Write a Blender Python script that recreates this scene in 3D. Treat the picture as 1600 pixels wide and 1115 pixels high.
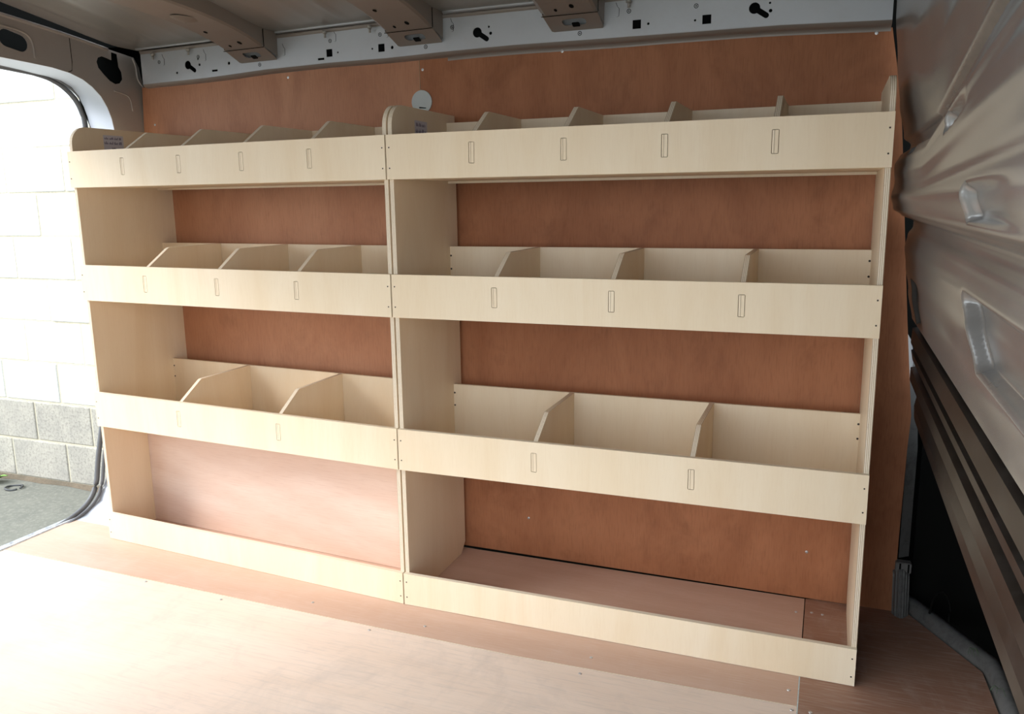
import bpy, bmesh, math, random
from mathutils import Vector, Matrix
from mathutils.geometry import tessellate_polygon
random.seed(7)
for o in list(bpy.data.objects): bpy.data.objects.remove(o)
SC = bpy.context.scene
COL = SC.collection

# ------------------------------------------------------------------ camera, light, exposure
cd = bpy.data.cameras.new('camera'); cam = bpy.data.objects.new('camera', cd); COL.objects.link(cam)
cam.location = (1.04483, -1.84318, 1.09492)
cam.rotation_euler = (1.38047, 0.013509, 0.367479)
cd.sensor_fit = 'HORIZONTAL'; cd.sensor_width = 36; cd.lens = 1280.92 / 1600 * 36
cd.clip_start = 0.02; cd.clip_end = 200
SC.camera = cam
W = bpy.data.worlds.new('overcast sky'); SC.world = W; W.use_nodes = True
wn = W.node_tree.nodes; wl = W.node_tree.links
bg = wn['Background']; bg.inputs['Strength'].default_value = 1.0
tc = wn.new('ShaderNodeTexCoord'); sx = wn.new('ShaderNodeSeparateXYZ'); rp = wn.new('ShaderNodeValToRGB')
wl.new(tc.outputs['Generated'], sx.inputs[0]); wl.new(sx.outputs['Z'], rp.inputs[0]); wl.new(rp.outputs[0], bg.inputs[0])
rp.color_ramp.elements[0].position = 0.0; rp.color_ramp.elements[0].color = (0.83, 0.92, 1.0, 1)
rp.color_ramp.elements[1].position = 1.0; rp.color_ramp.elements[1].color = (0.74, 0.86, 1.0, 1)
sun = bpy.data.lights.new('hazy_sun', 'SUN'); so = bpy.data.objects.new('hazy_sun', sun); COL.objects.link(so)
sun.energy = 1.15; sun.angle = math.radians(28); sun.color = (1, .985, .98)
so.rotation_euler = Vector((-0.68, -0.42, 0.60)).to_track_quat('Z', 'Y').to_euler()
SC.view_settings.view_transform = 'Standard'; SC.view_settings.look = 'None'
SC.view_settings.gamma = 1; SC.view_settings.use_curve_mapping = False
SC.view_settings.exposure = 1.78

# ------------------------------------------------------------------ materials
def newmat(name):
    m = bpy.data.materials.new(name); m.use_nodes = True
    nt = m.node_tree; return m, nt, nt.nodes['Principled BSDF']

def N(nt, t, **kw):
    n = nt.nodes.new(t)
    for k, v in kw.items(): setattr(n, k, v)
    return n

def mixc(nt, fac, a, b, mode='MIX'):
    n = nt.nodes.new('ShaderNodeMix'); n.data_type = 'RGBA'; n.blend_type = mode
    for s, v in ((n.inputs[0], fac), (n.inputs[6], a), (n.inputs[7], b)):
        if hasattr(v, 'is_linked'): nt.links.new(v, s)
        elif isinstance(v, (int, float)): s.default_value = v
        else: s.default_value = (*v, 1)
    return n.outputs[2]

def ramp(nt, src, p0, p1, c0=(0, 0, 0), c1=(1, 1, 1)):
    r = nt.nodes.new('ShaderNodeValToRGB'); nt.links.new(src, r.inputs[0])
    r.color_ramp.elements[0].position = p0; r.color_ramp.elements[0].color = (*c0, 1)
    r.color_ramp.elements[1].position = p1; r.color_ramp.elements[1].color = (*c1, 1)
    return r.outputs[0]

def noise(nt, vec, scale, detail=4, rough=.55, dist=0, out='Fac'):
    n = nt.nodes.new('ShaderNodeTexNoise'); n.inputs['Scale'].default_value = scale
    n.inputs['Detail'].default_value = detail; n.inputs['Roughness'].default_value = rough
    n.inputs['Distortion'].default_value = dist
    nt.links.new(vec, n.inputs['Vector']); return n.outputs[out]

def mapping(nt, src, scale, rot=(0, 0, 0), rnd=True):
    mp = nt.nodes.new('ShaderNodeMapping'); mp.inputs['Scale'].default_value = scale
    mp.inputs['Rotation'].default_value = rot
    nt.links.new(src, mp.inputs['Vector'])
    if rnd:
        oi = nt.nodes.new('ShaderNodeObjectInfo'); ml = nt.nodes.new('ShaderNodeMath'); ml.operation = 'MULTIPLY'
        ml.inputs[1].default_value = 37.0; nt.links.new(oi.outputs['Random'], ml.inputs[0])
        cb = nt.nodes.new('ShaderNodeCombineXYZ')
        for i in range(3): nt.links.new(ml.outputs[0], cb.inputs[i])
        nt.links.new(cb.outputs[0], mp.inputs['Location'])
    return mp.outputs[0]

def bump(nt, b, src, strength, dist=.001):
    n = nt.nodes.new('ShaderNodeBump'); n.inputs['Strength'].default_value = strength
    n.inputs['Distance'].default_value = dist
    nt.links.new(src, n.inputs['Height']); nt.links.new(n.outputs[0], b.inputs['Normal'])

def wood(name, light, dark, fleck, grain=(60, 2.2, 1), broad=(5, .8, 1), rough=.5, spec=.4, fine=.35, mott=0.0, rnd=True, gr=.6, fig=0.0, figs=(1, 1)):
    """plywood veneer face: grain runs along the UV's second axis (metres)"""
    m, nt, b = newmat(name)
    uv = N(nt, 'ShaderNodeTexCoord').outputs['UV']
    v1 = mapping(nt, uv, broad, rnd=rnd); v2 = mapping(nt, uv, grain, rnd=rnd)
    v3 = mapping(nt, uv, ((300, 20, 1) if grain[0] > grain[1] else (14, 260, 1)), rnd=rnd)
    n1 = noise(nt, v1, 1.0, 5, .6, 1.2); n2 = noise(nt, v2, 1.0, 4, .6, .6); n3 = noise(nt, v3, 1.0, 2, .6)
    c = mixc(nt, ramp(nt, n1, .3, .72), light, dark)
    c = mixc(nt, mth(nt, 'MULTIPLY', ramp(nt, n2, .42, .8), gr), c, dark)
    if fig:
        wv = nt.nodes.new('ShaderNodeTexWave'); wv.wave_type = 'RINGS'; wv.rings_direction = 'SPHERICAL'; wv.inputs['Scale'].default_value = 1.0
        wv.inputs['Distortion'].default_value = 3.5; wv.inputs['Detail'].default_value = 3; wv.inputs['Detail Scale'].default_value = .8
        nt.links.new(mapping(nt, uv, (figs[0], figs[1], 1), rnd=rnd), wv.inputs['Vector'])
        c = mixc(nt, mth(nt, 'MULTIPLY', ramp(nt, wv.outputs['Fac'], .35, .95), fig), c, dark)
    c = mixc(nt, mth(nt, 'MULTIPLY', ramp(nt, n3, .5, .72), fine), c, fleck)
    if mott:
        v4 = mapping(nt, uv, (7, 4.5, 1), rnd=rnd); n4 = noise(nt, v4, 1.0, 5, .7, .5)
        c = mixc(nt, mth(nt, 'MULTIPLY', ramp(nt, n4, .5, .75), mott), c, fleck)
    nt.links.new(c, b.inputs['Base Color'])
    b.inputs['Roughness'].default_value = rough; b.inputs['Specular IOR Level'].default_value = spec
    bump(nt, b, n3, .12, .0006)
    return m

def mth(nt, op, a, b=None):
    n = nt.nodes.new('ShaderNodeMath'); n.operation = op
    for s, v in zip(n.inputs, (a, b)):
        if v is None: continue
        if hasattr(v, 'is_linked'): nt.links.new(v, s)
        else: s.default_value = v
    return n.outputs[0]

def plyedge(name, light, dark):
    """cross-banded plywood edge: bands across UV.y (0..1 = thickness)"""
    m, nt, b = newmat(name)
    uv = N(nt, 'ShaderNodeTexCoord').outputs['UV']
    s = N(nt, 'ShaderNodeSeparateXYZ'); nt.links.new(uv, s.inputs[0])
    w = mth(nt, 'SINE', mth(nt, 'MULTIPLY', s.outputs[1], math.pi * 2 * 3.5))
    f = mth(nt, 'ADD', mth(nt, 'MULTIPLY', w, .5), .5)
    v = mapping(nt, uv, (140, 9, 1)); n = noise(nt, v, 1.0, 3, .7)
    c = mixc(nt, ramp(nt, f, .35, .75), light, dark)
    c = mixc(nt, mth(nt, 'MULTIPLY', ramp(nt, n, .55, .8), .5), c, (dark[0] * .5, dark[1] * .45, dark[2] * .4))
    nt.links.new(c, b.inputs['Base Color']); b.inputs['Roughness'].default_value = .75
    return m

def plain(name, col, rough=.5, metal=0.0, spec=.5, var=.12, scale=9.0, dirt=None, damt=0.0, bumps=0.0, coat=0.0):
    m, nt, b = newmat(name)
    oc = N(nt, 'ShaderNodeTexCoord').outputs['Object']
    n = noise(nt, oc, scale, 5, .6)
    c = mixc(nt, n, [x * (1 - var) for x in col], [min(1, x * (1 + var)) for x in col])
    if dirt:
        n2 = noise(nt, oc, scale * 2.3, 6, .7, .4)
        c = mixc(nt, mth(nt, 'MULTIPLY', ramp(nt, n2, .45, .68), damt), c, dirt)
    nt.links.new(c, b.inputs['Base Color'])
    b.inputs['Roughness'].default_value = rough; b.inputs['Metallic'].default_value = metal
    b.inputs['Specular IOR Level'].default_value = spec; b.inputs['Coat Weight'].default_value = coat
    if bumps:
        n3 = noise(nt, oc, scale * 12, 3, .6); bump(nt, b, n3, bumps, .002)
    return m

M = {}
M['birch'] = wood('birch_face', (.87, .725, .535), (.80, .63, .425), (.68, .49, .30), grain=(26, 1.2, 1), broad=(6, .9, 1), rough=.45, spec=.3, fine=.12, gr=.22)
M['edge'] = plyedge('birch_ply_edge', (.88, .77, .61), (.50, .37, .24))
M['fedge'] = plain('birch_cut_edge', (.80, .69, .52), .6, var=.05)
M['redply'] = wood('red_hardwood_ply', (.47, .195, .092), (.34, .128, .057), (.13, .045, .02), grain=(13, 1.1, 1), broad=(3.6, 1.5, 1), rough=.55, spec=.2, fine=.22, mott=.35, gr=.16, fig=.12, figs=(3.2, .55))
M['redply2'] = wood('lighter_hardwood_ply', (.56, .27, .15), (.44, .19, .10), (.19, .07, .036), grain=(13, 1.1, 1), broad=(3.6, 1.5, 1), rough=.55, spec=.22, fine=.2, mott=.3, gr=.15, fig=.1, figs=(3.2, .55))  # lighter tint of the wall ply, for the left sheet
M['pinkply'] = wood('pink_hardwood_ply', (.84, .655, .545), (.74, .53, .42), (.60, .38, .28), grain=(2.0, 14, 1), broad=(1.1, 3.6, 1), rough=.5, spec=.3, fine=.3, gr=.45, fig=.5, figs=(1.1, 4.6))
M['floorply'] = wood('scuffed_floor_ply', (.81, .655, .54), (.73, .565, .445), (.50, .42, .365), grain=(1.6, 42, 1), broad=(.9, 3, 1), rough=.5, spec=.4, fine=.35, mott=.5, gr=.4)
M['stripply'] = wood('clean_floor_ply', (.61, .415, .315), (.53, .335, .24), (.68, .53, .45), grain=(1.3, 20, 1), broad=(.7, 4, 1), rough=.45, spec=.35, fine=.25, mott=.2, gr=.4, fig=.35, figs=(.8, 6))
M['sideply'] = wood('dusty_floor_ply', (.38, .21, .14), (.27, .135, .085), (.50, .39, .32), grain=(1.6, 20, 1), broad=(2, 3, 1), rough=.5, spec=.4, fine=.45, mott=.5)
M['paint'] = plain('silver_primer', (.40, .365, .335), .38, metal=.2, var=.06, scale=3, dirt=(.30, .25, .21), damt=.18)
M['rail'] = plain('lit_silver_paint', (.56, .565, .57), .36, metal=.2, var=.05, scale=4, dirt=(.40, .37, .34), damt=.15)  # same van paint, daylight on the rail put into a paler tint
M['roofp'] = plain('roof_silver_paint', (.37, .345, .31), .34, metal=.35, var=.08, scale=2)
M['bowp'] = plain('shaded_silver_paint', (.30, .25, .21), .42, metal=.2, var=.06, scale=4)  # same van paint, underside shade and floor bounce put into the tint
M['bulk'] = plain('bulkhead_silver_paint', (.225, .215, .204), .25, metal=.45, var=.08, scale=4, dirt=(.36, .345, .32), damt=.35, bumps=.02)
M['grime'] = plain('grimy_flange', (.008, .006, .005), .4, spec=.35, var=.3, scale=7, dirt=(.035, .032, .029), damt=.5)
M['void'] = plain('shade_and_joint_black', (.006, .006, .005), .8, spec=.1)  # near-black: cavity shade put into the colour, also joints and slots
M['reveal'] = plain('reveal_paint', (.40, .42, .46), .35, metal=.1, var=.04)
M['rubber'] = plain('seal_rubber', (.10, .10, .105), .5)
M['channel'] = plain('dusty_channel_metal', (.17, .165, .155), .5, metal=.3, dirt=(.06, .055, .05), damt=.5, scale=14)
M['screw'] = plain('zinc_screw', (.62, .61, .60), .3, metal=.85)
M['screwd'] = plain('brown_screw_hole', (.035, .02, .012), .7)
M['bolt'] = plain('primer_bolt', (.45, .41, .36), .45, metal=.3)
M['sticker'] = plain('sticker_paper', (.60, .57, .62), .5, var=.03)
M['ink'] = plain('sticker_ink', (.13, .10, .17), .6)
M['cap'] = plain('grey_cap', (.50, .52, .49), .45)
M['sill'] = plain('sill_alu', (.62, .64, .68), .35, metal=.3, dirt=(.12, .12, .13), damt=.7, scale=16)

def concrete(name, a, b_, c_, scale=14):
    m, nt, b = newmat(name)
    oc = N(nt, 'ShaderNodeTexCoord').outputs['Object']
    oi = N(nt, 'ShaderNodeObjectInfo').outputs['Random']
    n1 = noise(nt, mapping(nt, oc, (1, 1, 1)), 5.5, 6, .7, .5); n1 = ramp(nt, n1, .35, .65); n2 = noise(nt, oc, scale * 4.5, 3, .75)
    c = mixc(nt, n1, a, b_); c = mixc(nt, mth(nt, 'MULTIPLY', ramp(nt, n2, .48, .66), .75), c, c_)
    c = mixc(nt, mth(nt, 'MULTIPLY', oi, .25), c, b_)
    nt.links.new(c, b.inputs['Base Color']); b.inputs['Roughness'].default_value = .9
    bump(nt, b, n2, .5, .004)
    return m
M['blockw'] = concrete('white_block', (.86, .86, .82), (.80, .80, .75), (.70, .70, .66))
M['blockg'] = concrete('grey_block', (.46, .42, .345), (.33, .305, .26), (.19, .175, .15))
M['blockm'] = concrete('pale_grey_block', (.66, .65, .58), (.58, .57, .51), (.45, .44, .39))  # courses go from grey at the foot through pale grey to white
M['mortar'] = concrete('mortar', (.64, .57, .43), (.58, .51, .38), (.45, .40, .31))
M['ground'] = concrete('tarmac', (.175, .17, .135), (.135, .133, .108), (.25, .235, .19), scale=10)
M['gravel'] = concrete('brown_litter', (.17, .125, .08), (.11, .085, .055), (.07, .05, .03), scale=20)
M['weed'] = plain('weed_leaf', (.16, .30, .05), .5, var=.3)
M['twine'] = plain('green_twine', (.10, .15, .08), .7, var=.2)
M['ring'] = plain('dark_ring_metal', (.05, .05, .05), .5)

# ------------------------------------------------------------------ helpers
YAW = -0.0646106; CY, SY = math.cos(YAW), math.sin(YAW)
def bend(s, y, z):
    """long van parts: the rear half of the van's side kinks by YAW behind the joint"""
    return Vector((s * CY, y + s * SY, z)) if s < 0 else Vector((s, y, z))

def LM(s, y, z):
    return (s * CY - .6 * y * SY * (-s / 1.1514), y + s * SY, z)
def ID(s, y, z): return (s, y, z)

def link(name, me, mats, parent=None, loc=None):
    for m in mats: me.materials.append(m)
    o = bpy.data.objects.new(name, me); COL.objects.link(o)
    if parent: o.parent = parent
    if loc is not None: o.location = loc
    return o

def tag(o, label=None, cat=None, group=None, kind=None):
    if label: o['label'] = label
    if cat: o['category'] = cat
    if group: o['group'] = group
    if kind: o['kind'] = kind
    return o

def empty(name, loc=(0, 0, 0), rz=0):
    o = bpy.data.objects.new(name, None); COL.objects.link(o); o.location = loc; o.rotation_euler = (0, 0, rz)
    o.empty_display_size = .05
    return o

def panel(name, outer, holes, t, f, mats, parent=None, smooth=False, uvrot=False, kind=None):
    """flat sheet with holes. outer/holes: 2D loops (a,b); f(a,b,w)->xyz, w=0..t through the thickness.
    slot 0 = faces, slot 1 = edges"""
    loops = [outer] + list(holes)
    tri = tessellate_polygon([[Vector((a, b, 0)) for a, b in lp] for lp in loops])
    flat = [p for lp in loops for p in lp]; n = len(flat)
    bm = bmesh.new(); uvl = bm.loops.layers.uv.new('uv')
    v0 = [bm.verts.new(f(a, b, 0)) for a, b in flat]; v1 = [bm.verts.new(f(a, b, t)) for a, b in flat]
    def face(vs, uvs, mi):
        try: fc = bm.faces.new(vs)
        except ValueError: return
        fc.material_index = mi
        for l, u in zip(fc.loops, uvs): l[uvl].uv = u
    q = (lambda p: (p[1], p[0])) if uvrot else (lambda p: p)
    for a, b, c in tri:
        face([v0[a], v0[b], v0[c]], [q(flat[a]), q(flat[b]), q(flat[c])], 0)
        face([v1[a], v1[c], v1[b]], [q(flat[a]), q(flat[c]), q(flat[b])], 0)
    base = 0
    for lp in loops:
        k = len(lp); d = 0
        for i in range(k):
            j = (i + 1) % k; L = math.dist(lp[i], lp[j])
            face([v0[base + i], v0[base + j], v1[base + j], v1[base + i]], [(d, 0), (d + L, 0), (d + L, 1), (d, 1)], 1)
            d += L
        base += k
    bmesh.ops.recalc_face_normals(bm, faces=bm.faces)
    me = bpy.data.meshes.new(name); bm.to_mesh(me); bm.free()
    o = link(name, me, mats if len(mats) > 1 else mats * 2, parent)
    if kind: o['kind'] = kind
    return o

def rect(a0, b0, a1, b1): return [(a0, b0), (a1, b0), (a1, b1), (a0, b1)]
def circ(a, b, r, n=14, ry=None): return [(a + r * math.cos(2 * math.pi * i / n), b + (ry or r) * math.sin(2 * math.pi * i / n)) for i in range(n)]
def hull2(c1, r1, c2, r2, n=9):
    """outline round two circles"""
    dx, dy = c2[0] - c1[0], c2[1] - c1[1]; d = math.hypot(dx, dy); th = math.atan2(dy, dx); al = math.acos(max(-1, min(1, (r1 - r2) / d)))
    P = [(c1[0] + r1 * math.cos(th + al + (2 * math.pi - 2 * al) * i / n), c1[1] + r1 * math.sin(th + al + (2 * math.pi - 2 * al) * i / n)) for i in range(n + 1)]
    P += [(c2[0] + r2 * math.cos(th - al + 2 * al * i / n), c2[1] + r2 * math.sin(th - al + 2 * al * i / n)) for i in range(n + 1)]
    return P
def rrect(a0, b0, a1, b1, r, n=3):
    P = []
    for cx, cy, s in ((a1 - r, b0 + r, -90), (a1 - r, b1 - r, 0), (a0 + r, b1 - r, 90), (a0 + r, b0 + r, 180)):
        for i in range(n + 1):
            t = math.radians(s + 90 * i / n); P.append((cx + r * math.cos(t), cy + r * math.sin(t)))
    return P

def grid(name, P, mats, parent=None, smooth=True, thick=0.0, kind=None):
    """surface through a table of points P[i][j]"""
    bm = bmesh.new(); uvl = bm.loops.layers.uv.new('uv')
    V = [[bm.verts.new(p) for p in row] for row in P]
    for i in range(len(P) - 1):
        for j in range(len(P[0]) - 1):
            fc = bm.faces.new((V[i][j], V[i + 1][j], V[i + 1][j + 1], V[i][j + 1])); fc.smooth = smooth
    if thick:
        bmesh.ops.solidify(bm, geom=bm.faces[:], thickness=thick)
    bmesh.ops.recalc_face_normals(bm, faces=bm.faces)
    me = bpy.data.meshes.new(name); bm.to_mesh(me); bm.free()
    o = link(name, me, mats, parent)
    if kind: o['kind'] = kind
    return o

def tube(name, pts, r, mats, parent=None, n=8, closed=False):
    pts = [Vector(p) for p in pts]; rows = []
    for i, p in enumerate(pts):
        a = pts[max(0, i - 1)]; b = pts[min(len(pts) - 1, i + 1)]; t = (b - a).normalized()
        up = Vector((0, 0, 1)) if abs(t.z) < .9 else Vector((0, 1, 0))
        s = t.cross(up).normalized(); u = s.cross(t)
        rows.append([p + s * (r * math.cos(2 * math.pi * k / n)) + u * (r * math.sin(2 * math.pi * k / n)) for k in range(n + 1)])
    bm = bmesh.new(); V = []
    for row in rows: V.append([bm.verts.new(q) for q in row[:-1]])
    for i in range(len(V) - 1):
        for k in range(n):
            fc = bm.faces.new((V[i][k], V[i + 1][k], V[i + 1][(k + 1) % n], V[i][(k + 1) % n])); fc.smooth = True
    bm.faces.new(V[0]); bm.faces.new(V[-1][::-1])
    bmesh.ops.recalc_face_normals(bm, faces=bm.faces)
    me = bpy.data.meshes.new(name); bm.to_mesh(me); bm.free()
    return link(name, me, mats, parent)

def bez(pts, n=6):
    """Catmull-Rom through points"""
    P = [Vector(p) for p in pts]; out = []
    for i in range(len(P) - 1):
        p0, p1, p2, p3 = P[max(0, i - 1)], P[i], P[i + 1], P[min(len(P) - 1, i + 2)]
        for k in range(n):
            t = k / n
            out.append(.5 * ((2 * p1) + (p2 - p0) * t + (2 * p0 - 5 * p1 + 4 * p2 - p3) * t * t + (3 * p1 - p0 - 3 * p2 + p3) * t ** 3))
    out.append(P[-1]); return out

# small shared meshes: screws ---------------------------------------------------
def screw_mesh(name, r, mat, recess=True):
    """countersunk head facing -Y, cross recess"""
    bm = bmesh.new(); n = 12
    prof = [(r, 0), (r * .92, -.0007), (r * .45, -.0011), (r * .40, -.0004), (0, -.0002)] if recess else [(r, 0), (r * .8, -.0006), (0, -.0003)]
    rings = []
    for rr, y in prof[:-1]: rings.append([bm.verts.new((rr * math.cos(2 * math.pi * i / n), y, rr * math.sin(2 * math.pi * i / n))) for i in range(n)])
    c = bm.verts.new((0, prof[-1][1], 0))
    for a, b in zip(rings, rings[1:]):
        for i in range(n): bm.faces.new((a[i], a[(i + 1) % n], b[(i + 1) % n], b[i]))
    for i in range(n): bm.faces.new((rings[-1][i], rings[-1][(i + 1) % n], c))
    bmesh.ops.recalc_face_normals(bm, faces=bm.faces)
    me = bpy.data.meshes.new(name); bm.to_mesh(me); bm.free(); me.materials.append(mat); return me
SCREW = screw_mesh('screw_head', .0042, M['screw']); PIN = screw_mesh('screw_dark', .0019, M['screwd'], False)
def screw(parent, loc, mesh=None, rot=(0, 0, 0), name='screw'):
    o = bpy.data.objects.new(name, mesh or SCREW); COL.objects.link(o); o.parent = parent; o.location = loc; o.rotation_euler = rot; return o

# ================================================================== THE SETTING
DW = 0.4017
# ---- floor: three plywood sheets, meeting at recessed seams
floor = empty('floor'); tag(floor, 'plywood van floor of three butted sheets, scuffed pale towards the rear doors', 'floor', kind='structure')
FZ = lambda a, b, w: (a, b, -w)
g = .0012
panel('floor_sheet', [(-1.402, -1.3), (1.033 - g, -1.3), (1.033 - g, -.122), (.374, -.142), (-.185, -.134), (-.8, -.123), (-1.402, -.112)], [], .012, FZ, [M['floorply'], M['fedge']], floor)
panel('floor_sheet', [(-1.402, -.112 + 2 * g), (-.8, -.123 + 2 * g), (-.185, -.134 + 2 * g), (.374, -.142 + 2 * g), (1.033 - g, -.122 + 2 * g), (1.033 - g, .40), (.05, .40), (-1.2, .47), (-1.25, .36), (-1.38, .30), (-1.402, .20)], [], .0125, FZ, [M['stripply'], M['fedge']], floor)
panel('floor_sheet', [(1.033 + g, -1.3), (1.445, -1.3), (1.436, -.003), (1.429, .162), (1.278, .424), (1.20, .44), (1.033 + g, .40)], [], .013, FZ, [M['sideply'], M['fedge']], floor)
for x, y in ((-.788, -.135), (-.245, -.077), (-.019, -.154), (.109, -.088), (.558, -.085), (.552, -.16), (1.012, -.064), (1.022, -.138), (1.06, -.134), (1.013, .314), (1.052, .324), (1.079, .322), (-.5, -.15), (-.9, -.6), (.2, -.62)):
    screw(floor, (x, y, .0006), rot=(-math.pi / 2, 0, 0))

# ---- plywood-lined side wall behind the rack
wall = empty('wall_back'); tag(wall, 'van side wall lined with two sheets of red-brown hardwood plywood behind the racking', 'wall', kind='structure')
sj = -.103
def wallp(s, y, z):
    return Vector((sj + (s - sj) * CY, y + (s - sj) * SY, z)) if s < sj else Vector((s, y, z))
def WF(s, z, w):
    p = wallp(s, DW, z); return (p.x, p.y + w, p.z)
sheetL = panel('plywood_sheet', [(-1.228, -.01), (sj - .0008, -.01), (sj - .0008, 1.5), (-.65, 1.496), (-1.222, 1.492), (-1.232, 1.34)], [], .009, WF, [M['redply2'], M['fedge']], wall)
arc = [( -.1 + .034 * math.cos(t), 1.378 + .034 * math.sin(t)) for t in [math.radians(-90 + 180 * i / 10) for i in range(11)]]
sheetR = panel('plywood_sheet', [(sj + .0008, 1.5)] + [(sj + .0008, 1.412)] + arc[::-1] + [(sj + .0008, 1.344), (sj + .0008, .008), (1.135, .002), (1.254, .002), (1.254, .20), (1.257, .45), (1.260, .54), (1.234, .785), (1.219, .94), (1.19, 1.25), (1.168, 1.40), (1.153, 1.482), (.6, 1.494), (.2, 1.502)], [], .009, WF, [M['redply'], M['fedge']], wall)
for s, z in ((-.584, 1.481), (-.093, 1.468), (.333, 1.488), (1.119, 1.472), (-1.177, 1.365), (.222, .128), (1.03, .137), (.62, .93), (-.9, .74)):
    p = wallp(s, DW, z); screw(wall, (p.x, p.y - .0006, p.z), rot=(0, 0, YAW if s < sj else 0))
capo = panel('cap', circ(-.098, 1.378, .033, 24), [], .004, lambda a, b, w: (a, DW - .0034 + w, b), [M['cap']], wall); tag(capo, 'pale grey round plastic cap over a hole in the plywood')
panel('cap_slot', hull2((-.105, 1.362), .002, (-.085, 1.36), .0012), [], .001, lambda a, b, w: (a, DW - .0040 + w, b), [M['void']], capo)
# outer skin of the van side, behind the rail and plywood, coloured black as cavity shade
panel('outer_skin', [(-1.45, -.3), (1.95, -.3), (1.95, 1.8), (-1.45, 1.8)], [], .004, lambda a, b, w: (*bend(a, .50, b).xy, b) if w == 0 else (bend(a, .50, b).x, bend(a, .50, b).y + w, b), [M['void']], wall)

# ---- cant rail above the plywood
rail = empty('trim_1'); tag(rail, 'silver metal cant rail tinted paler as if lit, with punched holes running along the top of the plywood', 'rail', kind='structure')
def key(s, z):
    dx, dz = .028, -.019; d = math.hypot(dx, dz); th = math.atan2(dz, dx); R_, r_ = .0135, .0068; k = math.asin(r_ / R_)
    P = [(s + R_ * math.cos(th + k + (2 * math.pi - 2 * k) * i / 14), z + R_ * math.sin(th + k + (2 * math.pi - 2 * k) * i / 14)) for i in range(15)]
    P += [(s + dx + r_ * math.cos(th - math.pi / 2 + math.pi * i / 6), z + dz + r_ * math.sin(th - math.pi / 2 + math.pi * i / 6)) for i in range(7)]
    return P
holes = [key(-.978, 1.545), key(.096, 1.550), key(.838, 1.547)]
holes += [rect(s - .011, z - .011, s + .011, z + .011) for s, z in ((-.404, 1.536), (-.217, 1.535), (.545, 1.534), (.723, 1.531))]
holes += [rect(s - .012, z - .003, s + .012, z + .003) for s, z in ((-.863, 1.519), (-.436, 1.521))]
holes += [circ(s, z, r, 8) for s, z, r in ((-1.029, 1.524, .004), (-.932, 1.560, .003), (-.927, 1.542, .0045), (-.801, 1.537, .005), (-.373, 1.535, .003), (-.249, 1.535, .003), (-.18, 1.533, .005), (.131, 1.562, .003), (.136, 1.545, .0045), (.575, 1.533, .0035), (.694, 1.531, .003), (.874, 1.556, .003), (.876, 1.538, .0045))]
RY = .370
def RF(s, z, w):
    p = bend(s, RY, z); return (p.x, p.y + w, p.z)
SS = [-1.19, -1.1, -.9, -.65, -.4, -.2, 0, .2, .55, .9, 1.15]
lowz = lambda s: 1.507 - .010 * max(0, -s - .6) / .5 - .012 * max(0, s - .6) / .55 + .002 * math.sin(s * 9)
hiz = 1.596
for lo_, hi_ in ((-1.19, 0), (0, 1.15)):
    ss = [q for q in SS if lo_ <= q <= hi_]
    if hi_ > 0: ss = ss + []
    panel('rail_face', [(q, lowz(q)) for q in ss] + [(q, hiz) for q in ss[::-1]], [h for h in holes if lo_ < h[0][0] < hi_], .0015, RF, [M['rail'], M['rail']], rail)
rows = []
for s in [-1.19 + 2.34 * i / 60 for i in range(61)]:
    z0 = lowz(s); rows.append([bend(s, y, z) for y, z in ((RY - .0001, z0 + .0005), (RY + .004, z0 - .007), (RY + .016, z0 - .010), (DW - .001, z0 - .011), (DW - .001, z0 - .02))])
    rows[-1] = [Vector((p.x, p.y, p.z)) for p in rows[-1]]
grid('rail_lip', rows, [M['bowp']], rail)
# top flange, then the roof gutter lip (a bright bead) between the bows
rows = []
for s in [-1.19 + 2.34 * i / 40 for i in range(41)]:
    rows.append([bend(s, y, z) for y, z in ((RY, hiz - .001), (RY - .003, hiz + .003), (RY - .005, hiz + .008), (RY + .004, hiz + .012), (RY + .05, hiz + .013))])
grid('rail_top_flange', rows, [M['bowp']], rail)
for s0, s1 in ((-1.20, -.845), (-.625, -.215), (-.005, .30), (.49, 1.1)):
    tube('roof_lip', [bend(s0 + (s1 - s0) * i / 8, RY - .008, 1.612) for i in range(9)], .0045, [M['rail']], rail)
def weldspot(s, z):
    ring = panel('spot_weld', circ(s, z, .0058, 12), [circ(s, z, .0042, 12)], .0005, lambda a, b, w: RF(a, b, -w), [M['void']], rail)
    panel('weld_dot', circ(s, z, .0018, 8), [], .0005, lambda a, b, w: RF(a, b, -w), [M['void']], ring)
for s, z in ((-1.106, 1.564), (-.93, 1.567), (-.675, 1.523), (-.399, 1.57), (-.22, 1.572), (-.067, 1.525), (.392, 1.524), (.524, 1.568), (.696, 1.565), (.02, 1.57)): weldspot(s, z)
for s, z in ((-1.121, 1.586), (-.961, 1.588), (-.409, 1.592), (-.248, 1.592), (.526, 1.588)):
    o = tube('stud_bolt', [bend(s, RY - .012, z + .006), bend(s, RY - .012, z - .002)], .007, [M['bolt']], rail, n=6)
    tube('bolt_shank', [bend(s, RY - .012, z - .002), bend(s, RY - .012, z - .014)], .0035, [M['bolt']], o, n=8)
for s0, z0 in ((-1.09, 1.566), (-.905, 1.566), (-.58, 1.556), (-.385, 1.58), (-.20, 1.575), (.016, 1.572), (.49, 1.57)):   # lapped edges of the reinforcing plates
    pts = [(s0, z0 + .022), (s0 + .004, z0 + .012), (s0 + .009, z0 + .006), (s0 + .008, z0 - .012), (s0 + .003, z0 - .014)]
    panel('lap_seam', pts + [(a - .0012, b) for a, b in pts[::-1]], [], .0004, lambda a, b, w: RF(a, b, -w), [M['void']], rail)

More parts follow.
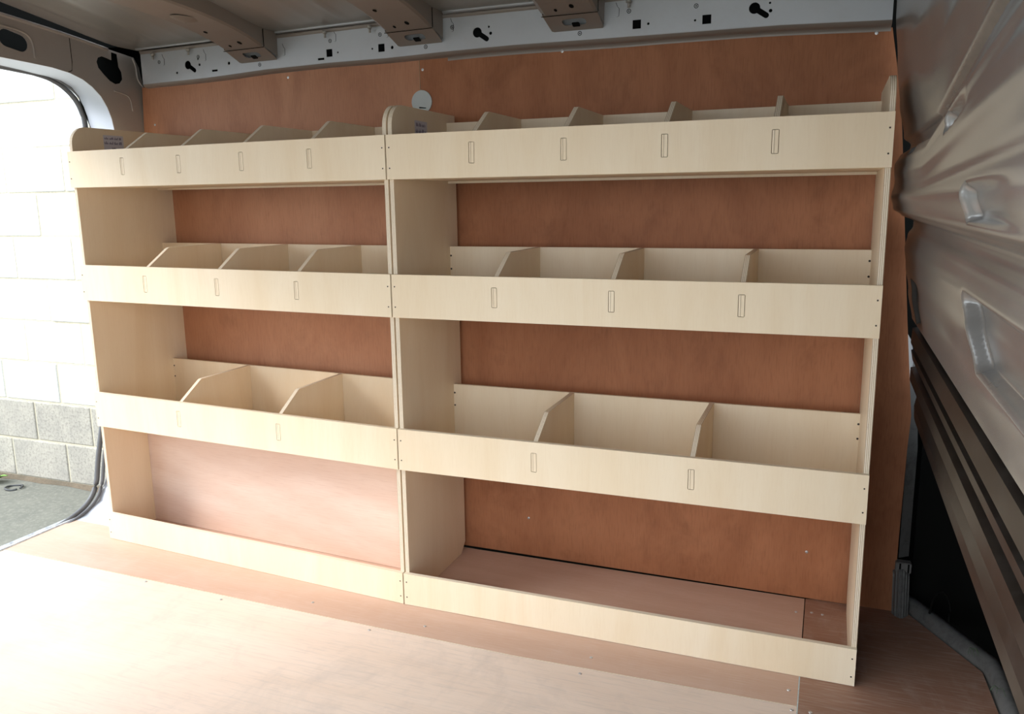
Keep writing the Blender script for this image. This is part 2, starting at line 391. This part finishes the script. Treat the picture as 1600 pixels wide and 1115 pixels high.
# ---- roof and its bows
roof = empty('ceiling'); tag(roof, 'dark silver painted metal van roof with pressed ribs and cross bows', 'ceiling', kind='structure')
def roofz(y):
    t = max(0, .31 - y); return 1.613 + .17 * t * t / (t + .05) - .03 * t * t
rows = []
for i in range(0, 161):
    s = -1.225 + 2.465 * i / 160
    bd = 0
    for c in (-1.13, -1.02, -.91, -.50, -.40, -.30, .09, .19, .62, .72, .82): bd += -.004 * math.exp(-((s - c) / .009) ** 2)
    row = []
    for j in range(44):
        t = j / 43; y = .405 - 1.8 * t ** 1.6
        f = min(1, max(0, (.36 - y) / .05))
        row.append(bend(s, y, roofz(y) + bd * f))
    rows.append(row)
grid('roof_panel', rows, [M['roofp']], roof)
def bow(s0, s1):
    b = None
    yb = .300; zb = lambda y: 1.560 + .052 * (1 - math.exp(-(yb - y) / .17)) + .012 * (yb - y)
    # channel body: underside with rounded shoulders, cheeks
    P = []
    for j in range(26):
        y = yb + .001 - 1.6 * j / 25
        z = zb(y)
        P.append([bend(s, y, zz) for s, zz in ((s0 - .030, roofz(y) + .004), (s0 - .020, z + .034), (s0 - .006, z + .010), (s0 + .008, z + .001), ((s0 + s1) / 2, z), (s1 - .006, z + .001), (s1 + .001, z + .006), (s1 + .003, z + .03), (s1 + .004, roofz(y) + .004))])
    b = grid('roof_bow', P, [M['bowp']], roof, smooth=False); tag(b, 'silver roof bow tinted darker as if shaded, with a slotted gusset at the rail')
    # sloping gusset with the oval slot
    L = math.hypot(.368 - yb, .030)
    def G(a, q, w):      # q: 0 at rail .. L at bow
        t = q / L; p = bend(a, .368 + (yb - .368) * t, 1.532 + .030 * t); n = Vector((0, .030, .068)).normalized()
        return (p.x, p.y + n.y * w, p.z + n.z * w)
    w0, w1 = s0 + .010, s1 - .004
    m = (w0 + w1) / 2 + .002
    gs = panel('gusset', [(w0, 0), (w0 - .006, .004), (s0 - .002, L), (s1 + .001, L), (w1 + .007, .012), (w1 + .003, 0)], [rrect(m - .034, .022, m + .030, .050, .011, 4)], .0015, G, [M['bowp']], b)
    panel('slot_tab', rrect(m - .010, .017, m + .010, .034, .003), [], .002, lambda a, q, w: G(a, q, w - .0012), [M['void']], b)
    # cheeks closing the gusset to the rail
    for s, k in ((s1 + .001, 0), (s0 - .002, 1)):
        seam = None; sb = (w1 + .006) if k == 0 else (w0 - .005)
        P = [[bend(sb, .369, 1.541), bend(s, yb, 1.563)], [bend(sb + .002, .369, 1.60), bend(s + .002, yb, 1.612)], [bend(sb + .002, .369, 1.62), bend(s + .002, yb, roofz(yb) + .006)]]
        grid('gusset_cheek', P, [M['bowp']], b, smooth=False)
    panel('crease_seam', [(s0 - .004, yb - .0012), (s1 + .004, yb - .0012), (s1 + .004, yb + .0012), (s0 - .004, yb + .0012)], [], .0006, lambda a, q, w: bend(a, q, zb(q) - .0012 - w), [M['void']], b)
    panel('cheek_seam', [(yb - .002, 1.560), (yb + .001, 1.560), (yb + .001, 1.611), (yb - .002, 1.611)], [], .001, lambda a, q, w: bend(s1 + .0046 + w, a, q), [M['void']], b)
    panel('lit_slot_plate', rrect(m - .045, .006, m + .045, .046, .004), [], .001, lambda a, q, w: G(a, q, .014 + w), [M['rail']], b)  # pale plate added so the slot interior looks lit
    # dimple holes in the underside
    for yy, ss, r in ((.262, .62, .006), (.17, .3, .005), (.275, .30, .004)):
        s = s0 + (s1 - s0) * ss
        panel('bow_hole', circ(s, yy, r, 10, r * 1.6), [], .0008, lambda a, q, w: bend(a, q, zb(q) - .0006 - w), [M['void']], b)
    # pressed round-edged cup
    yy = .06; s = (s0 + s1) / 2
    P = []
    for i in range(7):
        r = .030 * (1 - i / 6) + .001; h = .010 * math.sin(math.pi / 2 * i / 6)
        P.append([bend(s + r * math.cos(2 * math.pi * k / 18), yy + 1.7 * r * math.sin(2 * math.pi * k / 18), zb(yy) - h + .0005) for k in range(19)])
    grid('pressed_cup', P, [M['bowp']], b)
for s0, s1 in ((-.755, -.603), (-.160, -.012), (.312, .456)): bow(s0, s1)

panel('leak_cover_side', [(-1.45, .372), (1.95, .372), (1.95, .56), (-1.45, .56)], [], .003, lambda a, b, w: (bend(a, b, 0).x, bend(a, b, 0).y, 1.630 + w), [M['void']], roof)  # unseen black strip added to stop sky light leaking behind the rail
panel('leak_cover_rear', [(-1.42, -1.4), (-1.20, -1.4), (-1.20, .6), (-1.42, .6)], [], .003, lambda a, b, w: (a, b, 1.86 + w), [M['void']], roof)  # unseen black cap added to keep the gap above the header dark
# ---- rear door frame at the left
fr = empty('wall_left'); tag(fr, 'silver painted rear door frame of the van with a rounded opening', 'wall', kind='structure')
XF, XR = -1.232, -1.40
inner = [(-1.3, 1.560), (-.6, 1.545), (-.045, 1.519), (.058, 1.516), (.130, 1.513), (.192, 1.505), (.240, 1.491), (.274, 1.472), (.305, 1.446), (.327, 1.412), (.340, 1.378), (.348, 1.33), (.355, 1.1), (.355, .5), (.345, .2), (.32, .10), (.27, .035), (.20, .004), (.1, -.004), (-1.3, -.006)]
outerf = [(-1.3, 1.75), (-.6, 1.692), (-.028, 1.641), (.185, 1.621), (.368, 1.600), (.46, 1.590), (.480, 1.56), (.492, 1.497), (.50, 1.0), (.50, -.1), (-1.3, -.1)]
oval = hull2((-.016, 1.576), .025, (.028, 1.568), .024, 9)
khole = [(.365, 1.594), (.389, 1.591), (.392, 1.55), (.402, 1.535), (.403, 1.512), (.39, 1.497), (.37, 1.492), (.348, 1.500), (.325, 1.518), (.306, 1.536), (.301, 1.554), (.308, 1.568), (.325, 1.575), (.345, 1.572), (.363, 1.568)]
loop = outerf + inner[::-1]
panel('frame_panel', loop, [oval, khole], .002, lambda a, b, w: (XF - w, a, b), [M['paint']], fr)
# pressed swages around the oval, raised header plate, panel-edge bead, pillar bead
def bead(pts, r, mat='paint', x=XF, nm='swage'):
    tube(nm, [(x + .0005, p[0], p[1]) for p in bez([(a, b, 0) for a, b in pts], 5)], r, [M[mat]], fr)
bead([(-.3, 1.633), (-.05, 1.611), (.035, 1.603), (.062, 1.588), (.070, 1.565), (.071, 1.532)], .0035)
bead([(-.6, 1.69), (-.028, 1.640), (.185, 1.620), (.350, 1.600)], .006)
bead([(.455, 1.588), (.466, 1.56), (.470, 1.52), (.492, 1.497)], .004)
bead([(.36, 1.470), (.41, 1.462), (.428, 1.448), (.434, 1.41)], .0025)
panel('frame_seam', [(.203, 1.612), (.205, 1.612), (.2055, 1.54), (.200, 1.514), (.186, 1.508), (.186, 1.506), (.201, 1.512), (.2035, 1.54)], [], .0006, lambda a, b, w: (XF + w, a, b), [M['void']], fr)
# reveal between inner crease and the outer edge
outr = [(-1.3, 1.565), (-.6, 1.550), (.085, 1.524), (.150, 1.520), (.200, 1.516), (.254, 1.512), (.300, 1.504), (.338, 1.489), (.365, 1.463), (.384, 1.430), (.396, 1.395), (.405, 1.35), (.41, 1.1), (.405, .5), (.36, .25), (.315, .12), (.26, .035), (.19, .004), (.1, -.006), (-1.3, -.008)]
P = []
for k in range(9):
    t = k / 8; x = XF + (XR - XF) * t
    sm = t
    P.append([(x, a[0] * (1 - sm) + b[0] * sm, a[1] * (1 - sm) + b[1] * sm) for a, b in zip(inner, outr)])
P[0] = [(XF - .0, a[0], a[1]) for a in inner]
grid('reveal', P, [M['reveal']], fr)
seal = bez([(-1.42, y, z) for y, z in ((-1.3, 1.57), (-.6, 1.553), (.101, 1.526), (.236, 1.518), (.300, 1.502), (.340, 1.480), (.372, 1.450), (.392, 1.41), (.400, 1.36), (.405, 1.1), (.395, .7), (.36, .42), (.30, .19), (.276, .09), (.235, .035), (.16, .004), (.05, -.012), (-.2, -.02), (-1.3, -.02))], 6)
so_ = tube('door_seal', seal, .009, [M['rubber']], fr); tag(so_, 'dark grey rubber door seal')
tube('seal_flange', [(p.x + .022, p.y + .006, p.z) for p in seal], .006, [M['rubber']], fr)
P = [[(x, y, z) for y in (-1.3, -.8, -.4, -.1, .05, .15, .25, .34)] for x, z in ((-1.404, -.012), (-1.405, .003), (-1.412, .004), (-1.417, -.004), (-1.430, -.004), (-1.436, .002), (-1.442, -.008), (-1.448, -.10))]
so_ = grid('door_sill', P, [M['sill']], fr); tag(so_, 'scratched bare metal door sill')
# rest of the rear end (encloses the roof cavity and the pillar), coloured black as shade
panel('rear_skin', [(-1.4, 1.57), (-.6, 1.555), (.20, 1.525), (.36, 1.49), (.41, 1.36), (.42, .5), (.42, -.1), (.62, -.1), (.62, 1.8), (-1.4, 1.9)], [], .003, lambda a, b, w: (-1.405 - w, a, b), [M['void']], fr)

# ---- bulkhead at the right
bk = empty('wall_right'); tag(bk, 'silver grey pressed metal bulkhead with horizontal swages, dusty and scratched', 'wall', kind='structure')
def lerp(x, pts):
    if x <= pts[0][0]: return pts[0][1]
    for (a, b), (c, d) in zip(pts, pts[1:]):
        if x <= c: 
            t = (x - a) / (c - a); t = t * t * (3 - 2 * t); return b + (d - b) * t
    return pts[-1][1]
prof = [(.76, 1.246), (.79, 1.238), (.87, 1.224), (.93, 1.214), (.97, 1.209), (1.0, 1.214), (1.02, 1.224), (1.032, 1.224), (1.046, 1.196), (1.06, 1.178), (1.09, 1.172), (1.12, 1.177), (1.16, 1.174), (1.182, 1.184), (1.192, 1.204), (1.206, 1.206), (1.222, 1.190), (1.30, 1.176), (1.39, 1.165), (1.50, 1.155), (1.8, 1.13)]
def sm(x, a, b):
    t = min(1, max(0, (x - a) / (b - a))); return t * t * (3 - 2 * t)
def bx_(y, z):
    # profile is constant along the bulkhead except that its upper swage climbs towards the middle of the van
    cl = .085 * max(0, -y - .35) / .55
    zz = z
    if z > 1.08: zz = 1.08 + (z - 1.08) * .112 / (.112 + cl) if z < 1.192 + cl else z - cl
    x = lerp(zz, prof)
    for c, h, w in ((1.088, -.0035, .007), (1.103, .0035, .005), (1.135, -.003, .008), (1.156, .0025, .005)):
        x += h * math.exp(-((zz - c) / w) ** 2) * sm(-y, -.34, -.26)
    # pressed pockets whose end walls face the side door
    for yc, z0, z1, h, ln in ((-.60, 1.150, 1.163, .014, .20), (.03, 1.174, 1.191, .013, .12), (-.85, 1.068, 1.090, .015, .30)):
        m = sm(zz, z0 - .003, z0 + .001) * (1 - sm(zz, z1 - .001, z1 + .006))
        x += h * m * sm(yc - y, 0, .006) * (1 - sm(yc - y, .06, ln))
    yc = -.62 - .8 * max(0, .955 - z)
    m = sm(z, .872, .882) * (1 - sm(z, .955, .972)); x += .020 * m * sm(yc - y, 0, .022)
    m = sm(z, .80, .81) * (1 - sm(z, .895, .91)); x += .009 * m * sm(.22 - y, 0, .006) * (1 - sm(.22 - y, .05, .18))
    x += .045 * sm(y, .325, .36)
    return x
P = []
for i in range(331):
    y = .36 - 1.62 * (i / 330)
    P.append([(bx_(y, .80 + .03 * 0 + 1.02 * j / 255), y, .80 + 1.02 * j / 255) for j in range(256)])
grid('bulkhead_panel', P, [M['bulk']], bk)
# grimy lower flange with long folds
fp = [(.80, 1.238), (.796, 1.252), (.786, 1.256), (.780, 1.238), (.745, 1.236), (.742, 1.246), (.730, 1.250), (.727, 1.238), (.705, 1.242), (.702, 1.252), (.688, 1.254), (.684, 1.240), (.655, 1.240), (.650, 1.262), (.636, 1.272), (.628, 1.262), (.612, 1.258), (.590, 1.254), (.560, 1.256), (.545, 1.262), (.530, 1.275), (.525, 1.30), (.52, 1.42)]
P = [[(x + (.03 * sm(y, .30, .36)), y, z) for z, x in fp] for y in [.36 - 1.62 * i / 60 for i in range(61)]]
fl = grid('lower_flange', P, [M['grime']], bk, smooth=False); tag(fl, 'grimy dark brown folded lower flange')
# footwell below the bulkhead: closed box, its shade put into black walls
def box(name, a, b, mats, parent=None, bev=0):
    bm = bmesh.new(); bmesh.ops.create_cube(bm, size=1)
    for v in bm.verts: v.co = Vector([a[i] + (b[i] - a[i]) * (v.co[i] + .5) for i in range(3)])
    if bev: bmesh.ops.bevel(bm, geom=bm.edges[:], offset=bev, segments=2, affect='EDGES')
    me = bpy.data.meshes.new(name); bm.to_mesh(me); bm.free(); return link(name, me, mats, parent)
cv = empty('wall_front'); tag(cv, 'footwell cavity beneath the bulkhead, coloured black to stand for shade', 'wall', kind='structure')
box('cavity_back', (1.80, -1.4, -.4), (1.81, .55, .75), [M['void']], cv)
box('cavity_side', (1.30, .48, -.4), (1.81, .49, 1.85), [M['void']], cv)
box('cavity_near_side', (1.46, -1.41, -.4), (1.81, -1.40, .75), [M['void']], cv)  # unseen end added to keep daylight out of the box
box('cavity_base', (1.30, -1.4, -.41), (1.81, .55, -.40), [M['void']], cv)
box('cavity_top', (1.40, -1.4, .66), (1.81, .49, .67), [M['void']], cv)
# raised metal edge of the floor
edge = [(1.262, .444), (1.284, .424), (1.35, .308), (1.432, .166), (1.437, .12), (1.440, 0), (1.447, -.6), (1.45, -1.3)]
t1 = empty('trim_2'); tag(t1, 'dusty grey metal channel along the cut front edge of the floor', 'trim', kind='structure')
P = []
for i, (x, y) in enumerate(edge):
    a = Vector(edge[max(0, i - 1)]); b = Vector(edge[min(len(edge) - 1, i + 1)]); t = (b - a).normalized(); n = Vector((-t.y, t.x))
    if n.x < 0: n = -n
    P.append([(x + n.x * q, y + n.y * q, z) for q, z in ((.000, -.02), (.001, .006), (.006, .022), (.016, .030), (.030, .030), (.034, .022), (.036, -.05))])
grid('channel_strip', P, [M['channel']], t1)
tube('cable_loop', bez([(1.335, .36, .03), (1.345, .37, .075), (1.365, .37, .09), (1.378, .345, .07), (1.375, .325, .03)], 6), .0025, [M['void']], t1)
for k in range(12):   # frayed green twine caught at the corner of the channel
    a = random.uniform(-1.1, 1.1) + 1.9; c = Vector((1.410, .20, .034)) if k < 7 else Vector((1.440, .04, .034))
    tube('twine_strand', bez([c, c + Vector((.010 * math.cos(a), -.012 * abs(math.sin(a)), .008)), c + Vector((.018 * math.cos(a), -.03 * abs(math.sin(a)), random.uniform(-.004, .014)))], 4), .0005, [M['twine']], t1, n=5)
# pillar strip between the plywood and the footwell
t2 = empty('trim_3'); tag(t2, 'narrow grey pillar strip with a ridged clip at its foot beside the plywood edge', 'trim', kind='structure')
P = [[(1.258 + .026 * q - .02 * sm(z, .5, .68), .412 + .02 * q, z) for q in (0, .3, .6, 1)] for z in (.15, .2, .24, .3, .45, .6, .68)]
grid('pillar_strip', P, [M['channel']], t2)
panel('light_flange', [(1.246, .60), (1.240, .66), (1.232, .76), (1.246, .735), (1.257, .69), (1.252, .655), (1.249, .62)], [], .003, lambda a, b, w: (a, .405 + w, b), [M['rail']], t2)
rows = []
for j in range(15):
    t = j / 14; z = .002 + .118 * t
    rows.append([(1.249 + .040 * k / 24 - .004 * t, .398 - .022 * math.sin(math.pi * k / 24) * (1 - .3 * t) - .0022 * math.cos(k * 2 * math.pi / 4) - .02 * (1 - t) * 0 - (.01 if t < .97 else 0), z + .012 * math.sin(math.pi * k / 24) * t) for k in range(25)])
cl = grid('ridged_clip', rows, [M['channel']], t2)
box('clip_block', (1.250, .385, .120), (1.288, .41, .148), [M['channel']], t2, .002)
for x in (1.259, 1.279): box('clip_slot', (x, .3835, .122), (x + .004, .386, .146), [M['void']], t2)

# ---- unseen near-side panels, added to block part of the daylight
nw = empty('wall_unseen_near_side'); tag(nw, 'unseen near-side van panels added to limit the daylight coming in', 'wall', kind='structure')
panel('light_block_side', [(-1.41, -.01), (-.35, -.01), (-.35, 1.76), (-1.41, 1.76)], [], .03, lambda a, b, w: (a, -1.37 - w, b), [M['paint']], nw)
panel('light_block_jamb', [(1.165, -.01), (1.9, -.01), (1.9, 1.76), (1.165, 1.76)], [], .03, lambda a, b, w: (a, -1.37 - w, b), [M['paint']], nw)
panel('light_block_header', [(-.35, 1.46), (1.6, 1.46), (1.6, 1.76), (-.35, 1.76)], [], .03, lambda a, b, w: (a, -1.37 - w, b), [M['paint']], nw)

# ---- wheel arch box in the rear half
wb = empty('trim_4'); tag(wb, 'pale pink plywood box over the wheel arch inside the rear bottom bay', 'wheel arch box', kind='structure')
panel('box_front', rect(-1.22, 0.001, -.004, .374), [], .009, lambda a, b, w: LM(a, .187 + w, b), [M['pinkply'], M['fedge']], wb, uvrot=False)
panel('box_top', rect(-1.22, .187, -.004, .398), [], .009, lambda a, b, w: LM(a, b, .374 + w), [M['pinkply'], M['fedge']], wb)
panel('box_end', rect(.197, 0.001, .398, .374), [], .009, lambda a, b, w: LM(-.013 + w, a, b), [M['pinkply'], M['fedge']], wb)

# ---- outside the rear doors
gr = grid('ground', [[(x, y, -.605) for y in (-12, -6, 0, 3, 8)] for x in (-16, -8, -2, 4, 12)], [M['ground']], None, smooth=False, thick=.0)
tag(gr, 'grey-green tarmac yard outside the rear doors', 'ground', kind='structure')
bw = empty('block_wall', (-3.6, 1.68, -.605)); tag(bw, 'overexposed concrete block wall outside the rear doors, grey at its lowest courses', 'wall')
box('mortar_bed', (-3.2, .006, 0), (3.4, .20, 3.42), [M['mortar']], bw)
bl = {}
for nm, mt in (('w', M['blockw']), ('g', M['blockg']), ('m', M['blockm'])):
    bm = bmesh.new(); bmesh.ops.create_cube(bm, size=1)
    for v in bm.verts: v.co = Vector((v.co.x * .450, (v.co.y + .5) * .18, v.co.z * .240))
    bmesh.ops.bevel(bm, geom=bm.edges[:], offset=.005, segments=1, affect='EDGES')
    me = bpy.data.meshes.new('block_' + nm); bm.to_mesh(me); bm.free(); me.materials.append(mt); bl[nm] = me
for r in range(13):
    for c in range(14):
        x = -3.0 + .462 * c + (.231 if r % 2 else 0) - .13
        o = bpy.data.objects.new('block', bl['g' if r < 2 else 'm' if r == 2 else 'w']); COL.objects.link(o); o.parent = bw
        o.location = (x, random.uniform(-.003, .003), .137 + .2515 * r)
        if x + .22 > 3.4: o.scale = (1, 1, 1)
lt = grid('leaf_litter', [[(-6 + 6.6 * i / 60, 1.675 - (j / 4) * (.045 + .008 * math.sin(i * 1.7) + .012 * math.sin(i * .45)), -.604 + .016 * (1 - j / 4)) for j in range(5)] for i in range(61)], [M['gravel']], None)
tag(lt, 'brown leaf litter banked along the foot of the block wall', 'litter', kind='stuff')
wd = empty('weed', (-3.76, 1.555, -.600)); tag(wd, 'small green weed growing at the foot of the block wall', 'weed')
for k in range(16):
    a = random.uniform(0, 6.28); l = random.uniform(.05, .10); h = random.uniform(.03, .09)
    d = Vector((math.cos(a), math.sin(a) * .6, 0)); n = Vector((-d.y, d.x, 0)).normalized()
    P = []
    for i in range(5):
        t = i / 4; w = .018 * math.sin(math.pi * (.12 + .86 * t)); c = d * l * t + Vector((0, 0, h * (t * 1.6 - t * t * .9)))
        P.append([c - n * w, c + Vector((0, 0, -.004)), c + n * w])
    grid('leaf', P, [M['weed']], wd)
rg = tube('wire_ring', [(-3.545 + .05 * math.cos(t) * (1 + .1 * math.sin(3 * t)), 1.515 + .045 * math.sin(t), -.598 + .004 * math.sin(2 * t)) for t in [i * 6.0 / 24 for i in range(25)]], .006, [M['ring']])
tag(rg, 'small dark open wire ring lying on the tarmac', 'ring')

# ================================================================== THE RACKING
T = .012
ZT = [1.2550, .9098, .5010, .0911]; ZB = [1.1469, .7992, .3886, .0010]
BR = .0525; YR = .328; YD = .382; ZTOP = 1.331
def side_outline(notch):
    o = []
    if notch: yd = .399; o += [(T, .001), (.184, .001), (.184, .386), (yd, .386), (yd, ZTOP)]
    else: o += [(T, .001), (.352, .001), (YD, .032)]
    if not notch: o += [(YD, ZTOP)]
    for i in range(9):
        t = math.radians(90 + 90 * i / 8); o.append((T + .055 + .055 * math.cos(t), ZTOP - .055 + .055 * math.sin(t)))
    return o
def sticker(parent, F, x, y0, y1, z0, z1, lines):
    bm = bmesh.new()
    def q(a, b, c, d, e, mi):
        f = bm.faces.new([bm.verts.new(F(x + e, yy, zz)) for yy, zz in ((a, c), (b, c), (b, d), (a, d))]); f.material_index = mi
    q(y0, y1, z0, z1, .0003, 0)
    for (f0, f1, g0, g1) in lines:
        n = max(3, int((f1 - f0) * 26)); 
        for k in range(n):     # a row of tiny letter strokes
            if k % 6 == 5: continue
            a = f0 + (f1 - f0) * k / n; b = a + (f1 - f0) / n * .68
            h = random.choice((.55, .75, 1.0)); hz = g0 + (g1 - g0) * h
            Y = lambda u: y0 + (y1 - y0) * u; Z = lambda u: z0 + (z1 - z0) * u
            q(Y(a), Y(b), Z(g0), Z(hz), .0006, 1)
    bmesh.ops.recalc_face_normals(bm, faces=bm.faces)
    me = bpy.data.meshes.new('sticker'); bm.to_mesh(me); bm.free()
    o = link('sticker', me, [M['sticker'], M['ink']], parent); tag(o, 'small pale lilac sticker with lines of dark print'); return o

def rack(W, xs, yaw, label, left):
    F = LM if left else ID
    r = empty('racking_unit'); tag(r, label, 'shelving', 'plywood van racking units')
    x0, x1 = (-W, -.0020) if left else (.0020, W)
    # side panels
    for k, xa in enumerate((x0, x1 - T)):
        sp = panel('side_panel', side_outline(left), [], T, lambda a, b, w, xa=xa: F(xa + w, a, b), [M['birch'], M['edge']], r)
        if k == 0:
            if left: sticker(sp, F, xa + T, .128, .205, 1.262, 1.312, ((.06, .9, .74, .88), (.04, .92, .44, .62), (.40, .60, .14, .26)))
            else: sticker(sp, F, xa + T, .134, .205, 1.248, 1.300, ((.1, .85, .72, .90), (.06, .9, .40, .60), (.3, .6, .1, .25)))
    # fascias
    nd = (4, 3, 2, 0)
    for i in range(4):
        n = nd[i]; holes = []; ds = xs[i]
        zc = (ZT[i] + ZB[i]) / 2 + .004 if i < 3 else 0
        for dx in ds:
            h = rect(dx - .0068, zc - .0245, dx + .0068, zc + .0245)
            holes.append(rrect(dx - .0075, zc - .0250, dx + .0075, zc + .0250, .0022, 2))
        fa = panel('front_rail', rect(x0, ZB[i], x1, ZT[i]), holes, T, lambda a, b, w: F(a, w, b), [M['birch'], M['fedge']], r)
        for sx_ in (x0 + .008, x1 - .008):
            for zz in ((ZB[i] + .027, ZT[i] - .031) if i < 3 else (ZB[i] + .022, ZT[i] - .024)):
                screw(fa, F(sx_, -.0002, zz), PIN)
    for i in range(3):
        zs = ZB[i]
        panel('shelf', rect(x0 + T, T, x1 - T, YR), [], .009, lambda a, b, w, zs=zs: F(a, b, zs + w), [M['birch'], M['edge']], r, uvrot=True)
        bh = [circ(xx, zz, .003, 8) for xx in (x0 + T + .0005 + .003, x1 - T - .0035) for zz in (ZB[i] + .095, ZB[i] + .045)]
        bkr = panel('back_rail', rect(x0 + T, zs - .0065, x1 - T, ZT[i] + BR), [], .009, lambda a, b, w: F(a, YR + w, b), [M['birch'], M['edge']], r)
        for xx in (x0 + T + .003, x1 - T - .003):
            for zz in (ZT[i] - .012, ZT[i] + .026): screw(bkr, F(xx, YR - .0004, zz), PIN2)
        for dx in xs[i]:
            zf = ZT[i]; zl = zs + .0092
            pts = [(T + .0006, zl), (YR - .0006, zl), (YR - .0006, zf + BR), (.102, zf + BR), (.094, zf + BR - .004), (T + .0006, zf - .003)]
            dv = panel('divider', pts, [], T, lambda a, b, w, dx=dx: F(dx - T / 2 + w, a, b), [M['birch'], M['edge']], r)
            zc = (ZT[i] + ZB[i]) / 2 + .004
            # through-tenon showing in the slot of the front rail, end grain lines
            for a0, a1 in ((dx - .0062, dx - .0022), (dx - .0015, dx + .0062)):
                panel('tenon', rect(a0, zc - .0238, a1, zc + .0238), [], T, lambda a, b, w: F(a, w + .0003, b), [M['birch'], M['edge']], dv)
    return r
PIN2 = screw_mesh('screw_hole', .0028, M['screwd'], False)
rack(1.1514, [[-.920, -.696, -.466, -.236], [-.874, -.590, -.305], [-.787, -.402], []], YAW,
     'birch plywood van racking unit on the left with pale pink board across its bottom bay', True)
rack(1.15, [[.233, .463, .694, .925], [.285, .578, .870], [.384, .772], []], 0,
     'birch plywood van racking unit on the right with open bottom bay, beside the bulkhead', False)
